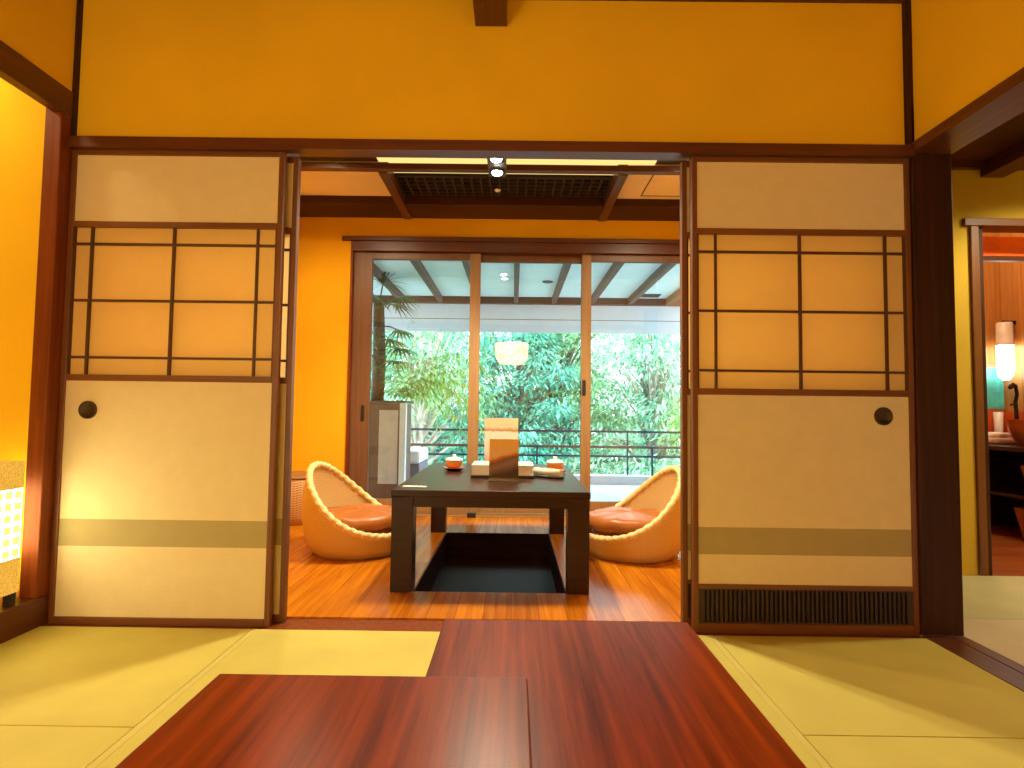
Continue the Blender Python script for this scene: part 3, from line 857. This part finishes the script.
struct('trim_side_room', boxes((1.70, 3.45, AY - 0.03, AY, 2.10, 2.14)), WD_DARKX, 'dark moulding on top of the side room wall', 'moulding')
t = thing('door_frame', 'brown wood frame around the washroom doorway', 'door frame', (2.40, AY, 0), kind='structure')
link('post', boxes((-0.030, 0.012, -0.015, 0.095, 0, 1.797)), WD_FUS, t, bevel=0.003)
link('jamb', boxes((0.0121, 0.045, 0.004, 0.095, 0, 1.797)), WD_DARK, t)
link('lintel', boxes((-0.064, 1.05, -0.02, 0.095, 1.797, 1.838)), WD_FUSX, t, bevel=0.003)
struct('floor_washroom', boxes((2.30, 3.8, AY + 0.08, 4.32, -0.2, 0.0), (2.445, 3.45, AY, AY + 0.08, -0.2, 0.0)), FLOORWASH, 'reddish wood floor of the washroom', 'floor')
WWALL = wood('washroom panel wood', (0.34, 0.13, 0.025), (0.58, 0.26, 0.06), 'Z', 0.4)
struct('wall_washroom', boxes((3.74, 3.8, 2.975, 4.32, 0, 2.35), (2.25, 3.74, 4.28, 4.32, 0, 2.35), (2.25, 2.30, AY + .08, 4.28, 0, 2.35), (3.5, 3.8, 2.9, 2.975, 0, 2.35)), WWALL, 'warm wood panelled wall of the washroom', 'wall')
struct('ceiling_washroom', boxes((2.25, 3.8, AY + 0.08, 4.32, 2.35, 2.42)), WWALL, 'wood ceiling of the washroom', 'ceiling')
o = link('red_valance', boxes((2.45, 3.45, 3.06, 3.085, 1.69, 1.80)), plain('red cloth', (0.85, 0.13, 0.015), 0.6, var=0.15), None)
tag(o, 'red orange valance hanging inside the washroom doorway', 'valance')
o2 = struct('trim_washroom', boxes((2.445, 3.45, 3.055, 3.09, 1.665, 1.69)), WD_DARKX, 'dark rail below the red valance', 'rail')
o2.name = 'trim_washroom'
# counter cabinet
WD_CAB = wood('dark cabinet', (0.022, 0.009, 0.007), (0.05, 0.018, 0.012), 'Y', 0.35)
t = thing('washstand', 'dark open washstand with a low counter in the washroom', 'cabinet', (3.47, 3.85, 0))
link('counter', boxes((-0.28, 0.265, -0.85, 0.42, 0.585, 0.612)), WD_CAB, t, bevel=0.003)
link('side_panel', boxes((-0.26, 0.265, -0.84, -0.81, 0, 0.585)), WD_CAB, t)
link('side_panel', boxes((-0.26, 0.265, 0.38, 0.41, 0, 0.585)), WD_CAB, t)
link('back_panel', boxes((0.24, 0.265, -0.81, 0.38, 0, 0.585)), WD_CAB, t)
link('shelf', boxes((-0.22, 0.24, -0.81, 0.38, 0.282, 0.302)), WD_CAB, t)
o = link('backsplash', boxes((3.71, 3.737, 3.0, 4.25, 0.6125, 0.845), (3.20, 3.737, 4.25, 4.277, 0.6125, 0.845)), plain('orange red backsplash', (0.62, 0.10, 0.02), 0.35), None)
tag(o, 'orange red backsplash board behind the copper basin', 'backsplash')
COPPER = plain('copper', (0.62, 0.22, 0.07), 0.28, 0.7)
t = thing('copper_basin', 'round copper basin standing on the dark washstand', 'basin', (3.45, 3.73, 0.6125))
bm = bmesh.new(); lathe(bm, [(0.075, 0), (0.085, 0.01), (0.115, 0.06), (0.138, 0.13), (0.146, 0.172), (0.152, 0.178), (0.138, 0.172), (0.10, 0.05), (0.002, 0.02)], 48)
link('bowl', bm, COPPER, t, smooth=True)
t = thing('faucet', 'dark curved faucet behind the copper basin', 'faucet', (3.64, 4.07, 0.6125))
bm = bmesh.new(); tube(bm, [(0, 0, 0), (0, 0, 0.22), (-0.005, 0, 0.30), (0.0, -0.01, 0.36), (-0.03, -0.03, 0.42), (-0.08, -0.06, 0.43), (-0.11, -0.08, 0.40)], [.016, .013, .012, .012, .012, .012, .014], 12)
link('spout', bm, METAL_D, t, smooth=True)
bm = bmesh.new(); tube(bm, [(0, 0, 0.27), (-0.05, -0.03, 0.29), (-0.08, -0.05, 0.28)], 0.008, 8); link('lever', bm, METAL_D, t, smooth=True)
TOW2 = plain('pink towel', (0.72, 0.50, 0.42), 0.95, var=0.1, nscale=60, bmp=0.4)
for k, (lab, mt) in enumerate((('folded pinkish towel at the bottom of the pile on the washstand', TOW2), ('folded white towel on top of the pile on the washstand', PAGE))):
    o = link('folded_towel', boxes((-0.09, 0.09, -0.10, 0.10, 0, 0.048)), mt, None, bevel=0.02, segs=4)
    o.location = (3.45, 4.03, 0.6125 + 0.0485 * k); o.rotation_euler = (0, 0, 0.1 + 0.15 * k)
    if k: o.scale = (0.8, 0.8, 0.7)
    tag(o, lab, 'towel', 'towels on the washstand')
CRATE = wood('crate wood', (0.30, 0.10, 0.025), (0.50, 0.19, 0.055), 'X', 0.45)
def crate(label, x, y, z, a, b_, h):
    t = thing('wooden_box', label, 'box', (x, y, z), group='tapered wooden boxes in the washstand')
    bm = bmesh.new()
    th = 0.014
    def ring(s, zz): return [bm.verts.new((sx * s, sy * s, zz)) for sx, sy in ((-1, -1), (1, -1), (1, 1), (-1, 1))]
    r = [ring(b_, 0), ring(a, h), ring(a - th, h), ring(b_ - th, th)]
    for p, q in zip(r, r[1:]):
        for i in range(4): bm.faces.new((p[i], p[(i + 1) % 4], q[(i + 1) % 4], q[i]))
    bm.faces.new(r[0][::-1]); bm.faces.new(r[-1])
    link('box_body', bm, CRATE, t, bevel=0.002)
crate('tapered wooden box on the middle shelf of the washstand', 3.47, 3.58, 0.302, 0.135, 0.105, 0.185)
crate('tapered wooden box standing on the floor inside the washstand', 3.455, 3.60, 0.0, 0.145, 0.112, 0.21)
# wall lamp, tumbler, teal pane
t = thing('tube_lamp', 'glowing white tube lamp on the washroom wall', 'lamp', (3.66, 4.17, 1.08))
bm = bmesh.new(); lathe(bm, [(0.02, 0.0), (0.045, 0.03), (0.052, 0.08), (0.052, 0.26)], 32); link('lit_shade', bm, WASHL, t, smooth=True)
bm = bmesh.new(); lathe(bm, [(0.054, 0.26), (0.054, 0.275), (0.05, 0.275), (0.05, 0.42), (0.045, 0.43)], 32); link('tube_top', bm, GREYTUBE, t, smooth=True)
link('bracket', boxes((-0.01, 0.08, -0.012, 0.012, 0.42, 0.444)), METAL_D, t)
t = thing('teal_pane', 'pale teal glass pane in the washroom end wall beside the lamp', 'pane', (3.59, 4.275, 0.85), -pi / 2)
link('pane_frame', boxes((-0.012, 0.005, -0.16, 0.16, 0.0, 0.02), (-0.012, 0.005, -0.16, 0.16, 0.33, 0.36), (-0.012, 0.005, -0.16, -0.14, 0.02, 0.33), (-0.012, 0.005, 0.14, 0.16, 0.02, 0.33)), WD_MULL, t)
link('glass_sheet', boxes((-0.006, 0.004, -0.14, 0.14, 0.02, 0.33)), plain('teal glass', (0.08, 0.55, 0.50), 0.2, var=0.3, nscale=9), t)
bm = bmesh.new(); lathe(bm, [(0.024, 0), (0.03, 0.085), (0.027, 0.085), (0.022, 0.006), (0.002, 0.006)], 24)
o = link('tumbler', bm, PORC, None, smooth=True); o.location = (3.675, 4.29, 0.6125)
tag(o, 'white tumbler standing on the washstand below the teal pane', 'tumbler')
o.location = (3.62, 4.20, 0.6125); o.scale = (1, 1, 2.7)

# ------------------------------------------------------------------ balcony
struct('floor_balcony', boxes((-4.5, 4.5, BY + 0.16, 6.30, -0.25, 0.0)), DECK, 'pale grey board deck of the balcony', 'floor')
struct('kerb_balcony', boxes((-4.5, 4.5, 6.30, 6.45, -0.35, 0.095)), KERB, 'low pale kerb along the balcony edge', 'kerb', bevel=0.004)
t = thing('balcony_railing', 'thin dark metal railing along the balcony kerb', 'railing', (0, 6.38, 0.095))
def bar(bm, z, r): box(bm, -4.5, 4.5, -r, r, z - r, z + r); return bm
for z, r, m in ((0.492, 0.012, RAILM), (0.318, 0.014, RAILW), (0.214, 0.011, RAILM)):
    link('rail', bar(bmesh.new(), z, r), m, t)
for x in [-3.9, -2.6, -1.3, 0.0, 1.30, 2.6, 3.9]:
    link('post', boxes((x - 0.008, x + 0.008, 0.0125, 0.028, 0, 0.50)), RAILM, t)
    link('post', boxes((x + 0.26, x + 0.28, -0.030, -0.015, 0, 0.325)), RAILM, t)
t = thing('eave_roof', 'white eave with brown rafters over the balcony', 'roof', (0, 4.42, 2.01), kind='structure')
EY = 6.22 - 4.42
link('soffit', boxes((-4.5, 4.5, 0, EY + 0.1, 0.075, 0.12)), EAVE, t)
for k in range(-7, 17):
    x = -1.262 + 0.425 * k - 0.0
    if -4.4 < x < 4.4:
        link('rafter', boxes((x - 0.024, x + 0.024, 0, EY, 0.005, 0.075)), RAFT, t)
link('beam', boxes((-4.5, 4.5, EY, EY + 0.07, 0.0, 0.075)), RAFTX, t)
link('fascia_board', boxes((-4.5, 4.5, EY + 0.075, EY + 0.10, -0.165, 0.12), (-4.5, 4.5, EY + 0.075, EY + 0.10, -0.315, -0.171)), FASC, t)
link('fascia_seam', boxes((-4.5, 4.5, EY + 0.074, EY + 0.10, -0.171, -0.165)), RAFTX, t)
link('ceiling_vent', boxes(*[(1.36, 1.58, EY - 0.24 + 0.03 * k, EY - 0.226 + 0.03 * k, 0.068, 0.0749) for k in range(6)]), GREY, t)
bm = bmesh.new(); lathe(bm, [(0.05, 0.069), (0.055, 0.0749)], 28, 0.32, 1.05); link('downlight', bm, GREY, t)
struct('wall_outside', boxes((-4.5, -1.80, BY + 0.02, BY + 0.12, -0.3, 2.5), (1.75, 4.5, BY + 0.02, BY + 0.12, -0.3, 2.5), (-4.5, 4.5, BY - 0.1, BY + 0.12, 2.45, 2.6)), WHITE, 'pale outside wall of the house', 'wall')

# planter partition with plants
t = thing('planter_box', 'tall brown planter box with a white panel on the balcony', 'planter', (-1.24, 5.25, 0))
link('body', boxes((-0.27, 0.245, -0.19, 0.21, 0, 0.86)), wood('planter brown', (0.10, 0.045, 0.04), (0.17, 0.08, 0.065), 'Z', 0.5), t, bevel=0.004)
link('panel', boxes((0.03, 0.20, -0.20, -0.19, 0.14, 0.80)), plain('beige panel', (0.62, 0.50, 0.44), 0.6), t)
link('corner_post', boxes((0.215, 0.27, -0.205, -0.15, 0, 0.865)), WHITE, t)
link('top_rim', boxes((-0.28, 0.265, -0.20, 0.22, 0.865, 0.885)), wood('planter rim', (0.12, 0.06, 0.05), (0.2, 0.1, 0.08), 'X', 0.5), t)

def blade(bm, base, dirv, length, width, droop, segs=5, up=Vector((0, 0, 1))):
    d = Vector(dirv).normalized()
    side = d.cross(up)
    if side.length < 1e-3: side = Vector((1, 0, 0))
    side.normalize()
    p = Vector(base); prev = None
    for s in range(segs + 1):
        f = s / segs
        w = width * (0.35 + 1.3 * f * (1 - f) * 2) * (1 - f ** 3) + 0.0004
        a, b_ = bm.verts.new(p - side * w / 2), bm.verts.new(p + side * w / 2)
        if prev: bm.faces.new((prev[0], prev[1], b_, a))
        prev = (a, b_)
        d = (d + Vector((0, 0, -droop / segs))).normalized()
        p = p + d * (length / segs)

PALM = leafmat('palm leaf', [(0.03, 0.075, 0.035), (0.06, 0.13, 0.05), (0.10, 0.19, 0.06)], 0.3)
FERN = leafmat('fern leaf', [(0.20, 0.36, 0.04), (0.36, 0.52, 0.07), (0.52, 0.66, 0.16)], 0.5)
t = thing('fan_palm', 'dark fan palm rising from the planter box by the glass', 'plant', (-1.28, 5.25, 0.885))
bm = bmesh.new(); tube(bm, [(0, 0, 0.0), (0.01, 0, 0.4), (-0.01, 0.01, 0.92)], [0.06, 0.06, 0.05], 10); link('trunk', bm, BARKD, t, smooth=True)
for k, (dx, dy, dz, hh) in enumerate([(0.9, -0.1, 0.15, 0.93), (0.55, 0.5, 0.35, 0.92), (0.75, -0.5, 0.05, 0.88), (-0.6, 0.4, 0.6, 0.9), (-0.7, -0.4, 0.3, 0.9), (0.2, -0.3, 0.8, 0.92), (0.8, 0.3, -0.1, 0.70), (0.6, 0.1, 0.0, 0.50), (0.5, -0.5, -0.2, 0.62), (0.7, -0.3, 0.1, 0.34), (-0.5, -0.5, 0.1, 0.4)]):
    bm = bmesh.new()
    d = Vector((dx, dy, dz)).normalized(); p0 = Vector((0, 0, hh)); p1 = p0 + d * 0.19
    tube(bm, [p0, (p0 + p1) / 2 + Vector((0, 0, 0.02)), p1], 0.006, 6)
    s = d.cross(Vector((0, 0, 1))).normalized(); u = s.cross(d)
    for q in range(17):
        a = radians(-115 + 230 * q / 16)
        blade(bm, p1, d * cos(a) + s * sin(a) + u * 0.12, 0.27 + rnd.uniform(-.03, .03), 0.024, 0.9)
    link('frond', bm, PALM, t)
t = thing('hanging_fern', 'yellow green fern trailing down beside the planter box', 'plant', (-1.03, 5.30, 0.885))
for q in range(98):
    bm = bmesh.new() if q == 0 else bm
    a = rnd.uniform(0, 2 * pi)
    d = Vector((cos(a) * 0.6 + 0.45, sin(a) * 0.6, rnd.uniform(0.5, 2.2)))
    base = Vector((rnd.uniform(-.16, .02), rnd.uniform(-.1, .1), 0.0))
    ln = rnd.uniform(0.5, 1.15)
    dd = d.normalized(); p = base.copy(); sg = 9; dr = rnd.uniform(1.3, 2.6)
    for s in range(sg):
        p2 = p + dd * ln / sg
        for sd in (-1, 1):
            sv = dd.cross(Vector((0, 0, 1)))
            if sv.length < 1e-3: sv = Vector((1, 0, 0))
            blade(bm, p2, sv.normalized() * sd + dd * 0.7, 0.13 * (1 - 0.6 * s / sg) + 0.02, 0.016, 0.9, 2)
        dd = (dd + Vector((0, 0, -dr / sg))).normalized()
        p = p2
    if q == 97: link('foliage', bm, FERN, t)
t = thing('cushioned_bench', 'white cushioned bench on a dark base on the balcony', 'bench', (-1.10, 5.85, 0))
link('base', boxes((-0.32, 0.17, -0.25, 0.3, 0.03, 0.27)), plain('slate blue weave', (0.12, 0.13, 0.19), 0.7), t, bevel=0.01)
link('seat_cushion', boxes((-0.32, 0.175, -0.255, 0.3, 0.27, 0.40)), WHITE, t, bevel=0.03)
link('leg', boxes((-0.3, 0.15, -0.2, 0.25, 0.0, 0.03)), BLACK, t)

# ------------------------------------------------------------------ garden
bm = bmesh.new()
gx, gy = 40, 30
V = [[bm.verts.new((-16 + 32 * i / gx, 6.6 + 24 * j / gy, -2.6 + 0.22 * (24 * j / gy) * 0.55 + 0.3 * sin(i * 0.9 + j * 0.5))) for i in range(gx + 1)] for j in range(gy + 1)]
for j in range(gy):
    for i in range(gx): bm.faces.new((V[j][i], V[j][i + 1], V[j + 1][i + 1], V[j + 1][i]))
o = link('hillside', bm, SOIL, None, smooth=True)
tag(o, 'green slope below the balcony', 'hillside', None, 'structure')

LEAVES = [leafmat('leaf teal', [(0.03, 0.20, 0.15), (0.07, 0.36, 0.27), (0.15, 0.52, 0.40), (0.32, 0.70, 0.56)], 0.45),
          leafmat('leaf green', [(0.08, 0.26, 0.13), (0.16, 0.42, 0.22), (0.32, 0.58, 0.32), (0.52, 0.74, 0.46)], 0.45),
          leafmat('leaf pale', [(0.10, 0.30, 0.19), (0.22, 0.47, 0.32), (0.42, 0.66, 0.48), (0.66, 0.82, 0.64)], 0.45),
          leafmat('leaf lime', [(0.22, 0.44, 0.08), (0.36, 0.60, 0.14), (0.55, 0.75, 0.25)], 0.5)]

def tree(label, x, y, z0, h, cr, nclump, nleaf, leaf, bark, size=0.13, lean=0.0, low=0.15):
    t = thing('garden_tree', label, 'tree', (x, y, z0), group='trees beyond the balcony')
    top = Vector((lean, 0, h * 0.8))
    pts = [Vector((0, 0, -0.3)), Vector((lean * 0.15, 0.05, h * 0.25)), Vector((lean * 0.55, -0.05, h * 0.5)), top]
    r0 = 0.02 * h + 0.04
    bm = bmesh.new(); tube(bm, pts, [r0, r0 * 0.8, r0 * 0.6, r0 * 0.2], 10)
    link('trunk', bm, bark, t, smooth=True)
    bmb = bmesh.new()
    vs, fs = [], []
    for c in range(nclump):
        a = rnd.uniform(0, 2 * pi); f = rnd.uniform(low, 1.0)
        rr = cr * math.sqrt(rnd.random()) * (1.0 - 0.55 * max(0, f - 0.5) * 2)
        cpos = Vector((lean * f + rr * cos(a), rr * sin(a), h * f))
        st = pts[1].lerp(top, max(0.0, f - 0.25))
        mid = (st + cpos) / 2 + Vector((0, 0, 0.1))
        tube(bmb, [st, mid, cpos], [0.035, 0.022, 0.008], 5)
        cs = rnd.uniform(0.28, 0.55)
        for l in range(int(nleaf * 1.2)):
            u = rnd.uniform(-1, 1); b_ = rnd.uniform(0, 2 * pi); q = math.sqrt(1 - u * u); rad = cs * rnd.random() ** 0.45
            p = cpos + Vector((q * cos(b_) * rad * 1.25, q * sin(b_) * rad * 1.25, u * rad * 0.7))
            d = Vector((q * cos(b_), q * sin(b_), rnd.uniform(-1.0, 0.35)))
            d.normalize()
            sd = d.cross(Vector((rnd.uniform(-.5, .5), rnd.uniform(-.5, .5), 1))).normalized()
            ln = size * 0.88 * rnd.uniform(0.6, 1.3); w = ln * 0.17
            i0 = len(vs)
            vs += [p, p + d * ln * 0.5 + sd * w, p + d * ln + Vector((0, 0, -0.15 * ln)), p + d * ln * 0.5 - sd * w]
            fs.append((i0, i0 + 1, i0 + 2, i0 + 3))
    link('branches', bmb, bark, t, smooth=True)
    me = bpy.data.meshes.new('foliage'); me.from_pydata([tuple(v) for v in vs], [], fs); me.materials.append(leaf)
    o = bpy.data.objects.new('foliage', me); C.objects.link(o); o.parent = t
T_ = LEAVES
tree('pale trunked tree with thin foliage behind the planter', -1.80, 9.2, -2.4, 5.4, 1.3, 46, 130, T_[1], BARKP, 0.11, 0.45, 0.52)
tree('teal leafed tree with a leaning dark trunk in the middle of the view', -0.35, 10.4, -2.3, 5.0, 1.5, 80, 170, T_[0], BARKD, 0.13, 0.5)
tree('dense teal green tree right of the middle glass door', 1.0, 11.0, -2.2, 5.2, 1.6, 95, 170, T_[1], BARKD, 0.13, -0.3)
tree('bright pale leafed tree behind the right glass door', 2.35, 10.0, -2.3, 4.9, 1.5, 90, 170, T_[2], BARK, 0.12, 0.2)
tree('small lime green tree at the right edge of the view', 3.05, 9.0, -2.2, 3.1, 0.8, 34, 150, T_[3], BARK, 0.10, 0.1)
tree('tall blue green tree behind the pale trunked one', -3.6, 12.6, -2.0, 5.6, 1.9, 90, 160, T_[0], BARK, 0.15, 0.2)
tree('far green tree at the back between the middle trees', 0.3, 14.0, -1.8, 5.8, 2.0, 95, 150, T_[1], BARK, 0.16, 0.1)
tree('far pale tree at the back on the right', 3.6, 14.0, -1.8, 5.6, 2.2, 100, 150, T_[2], BARK, 0.16, -0.2)
tree('slim dark green tree at the back behind the planter', -3.1, 11.4, -2.1, 5.0, 1.2, 60, 150, T_[0], BARK, 0.13, 0.2)
tree('far teal tree at the back on the left', -2.0, 15.0, -1.7, 5.6, 2.1, 90, 150, T_[0], BARKD, 0.16, 0.0)

# ------------------------------------------------------------------ lights
def lamp(name, kind, loc, energy, col, **kw):
    d = bpy.data.lights.new(name, kind)
    d.energy = energy; d.color = col
    rot = kw.pop('rot', None)
    for k, v in kw.items(): setattr(d, k, v)
    o = bpy.data.objects.new(name, d)
    C.objects.link(o)
    o.location = loc
    if rot: o.rotation_euler = rot
    return o
WARM = (1.0, 0.78, 0.45)
for yy in (3.01, 3.185):
    lamp('spot_lamp', 'SPOT', (-0.112, yy, 2.145), 112, (1.0, 0.86, 0.60), spot_size=radians(140), spot_blend=0.6, shadow_soft_size=0.03)
# downlights added to brighten the back room walls, unseen above the door head
for x, y in ((-1.2, 3.13), (1.1, 3.13)):
    t = thing('unseen_downlight', 'added unseen fill downlight in the back room boards, over the %s' % ('left chair side' if x < 0 else 'right chair side'), 'downlight', (x, y, 2.355))
    bm = bmesh.new(); lathe(bm, [(0.035, -0.002), (0.05, -0.004), (0.052, 0.0)], 28, cap=False); link('ring', bm, WHITE, t)
    bm = bmesh.new(); lathe(bm, [(0.001, -0.0015), (0.036, -0.0015)], 28, cap=False); link('lens', bm, DOWN, t)
    lamp('added_downlight_lamp', 'SPOT', (x, y, 2.345), 92, (1.0, 0.80, 0.50), spot_size=radians(172), spot_blend=0.5, shadow_soft_size=0.04)
t = thing('unseen_downlight', 'added unseen fill downlight above the alcove', 'downlight', (-2.30, 1.82, 2.35))  # added out of view to brighten the yellow alcove wall
bm = bmesh.new(); lathe(bm, [(0.035, -0.002), (0.05, -0.004), (0.052, 0.0)], 28, cap=False); link('ring', bm, WHITE, t)
bm = bmesh.new(); lathe(bm, [(0.001, -0.0015), (0.036, -0.0015)], 28, cap=False); link('lens', bm, DOWN, t)
lamp('alcove_fill_lamp', 'SPOT', (-2.30, 1.82, 2.34), 26, (1.0, 0.86, 0.5), spot_size=radians(160), spot_blend=0.6, shadow_soft_size=0.04)
# side room downlight and washroom downlight
t = thing('unseen_downlight', 'small round downlight in the side room ceiling', 'downlight', (2.80, 2.25, 2.14))
bm = bmesh.new(); lathe(bm, [(0.035, -0.002), (0.05, -0.004), (0.052, 0.0)], 28, cap=False); link('ring', bm, WHITE, t)
bm = bmesh.new(); lathe(bm, [(0.001, -0.0015), (0.036, -0.0015)], 28, cap=False); link('lens', bm, DOWN, t)
lamp('side_room_lamp', 'SPOT', (2.80, 2.25, 2.13), 120, (1.0, 0.84, 0.52), spot_size=radians(150), spot_blend=0.5, shadow_soft_size=0.04)
lamp('washroom_lamp', 'POINT', (3.0, 3.7, 2.2), 26, (1.0, 0.80, 0.52), shadow_soft_size=0.08)
sun = lamp('sun', 'SUN', (0, 8, 10), 4.0, (1.0, 0.97, 0.9), angle=radians(3), rot=(radians(40), radians(20), 0))

w = bpy.data.worlds.new('World'); S.world = w; w.use_nodes = True
bg = w.node_tree.nodes['Background']
bg.inputs[0].default_value = (0.72, 0.92, 1.0, 1); bg.inputs[1].default_value = 8.5

# ------------------------------------------------------------------ camera
f = 560.0
p, r, y = radians(2.82), radians(0.71), radians(-0.197)
fw = Vector((sin(y) * cos(p), cos(y) * cos(p), sin(p)))
rt = Vector((cos(y), -sin(y), 0)); up = rt.cross(fw)
rr = cos(r) * rt + sin(r) * up
uu = -sin(r) * rt + cos(r) * up
cam = bpy.data.cameras.new('camera'); co = bpy.data.objects.new('camera', cam); C.objects.link(co)
M = Matrix((rr, uu, -fw)).transposed().to_4x4()
M.translation = Vector((0, 0, 0.80016))
co.matrix_world = M
cam.sensor_width = 36; cam.lens = f / 1024 * 36
cam.clip_start = 0.02
S.camera = co
vs_ = S.view_settings
S.display_settings.display_device = 'sRGB'
vs_.view_transform = 'Standard'; vs_.look = 'None'; vs_.gamma = 1.0; vs_.exposure = 0.0; vs_.use_curve_mapping = False
S.cycles.use_denoising = True
S.cycles.max_bounces = 8; S.cycles.transparent_max_bounces = 12
S.cycles.sample_clamp_indirect = 6.0
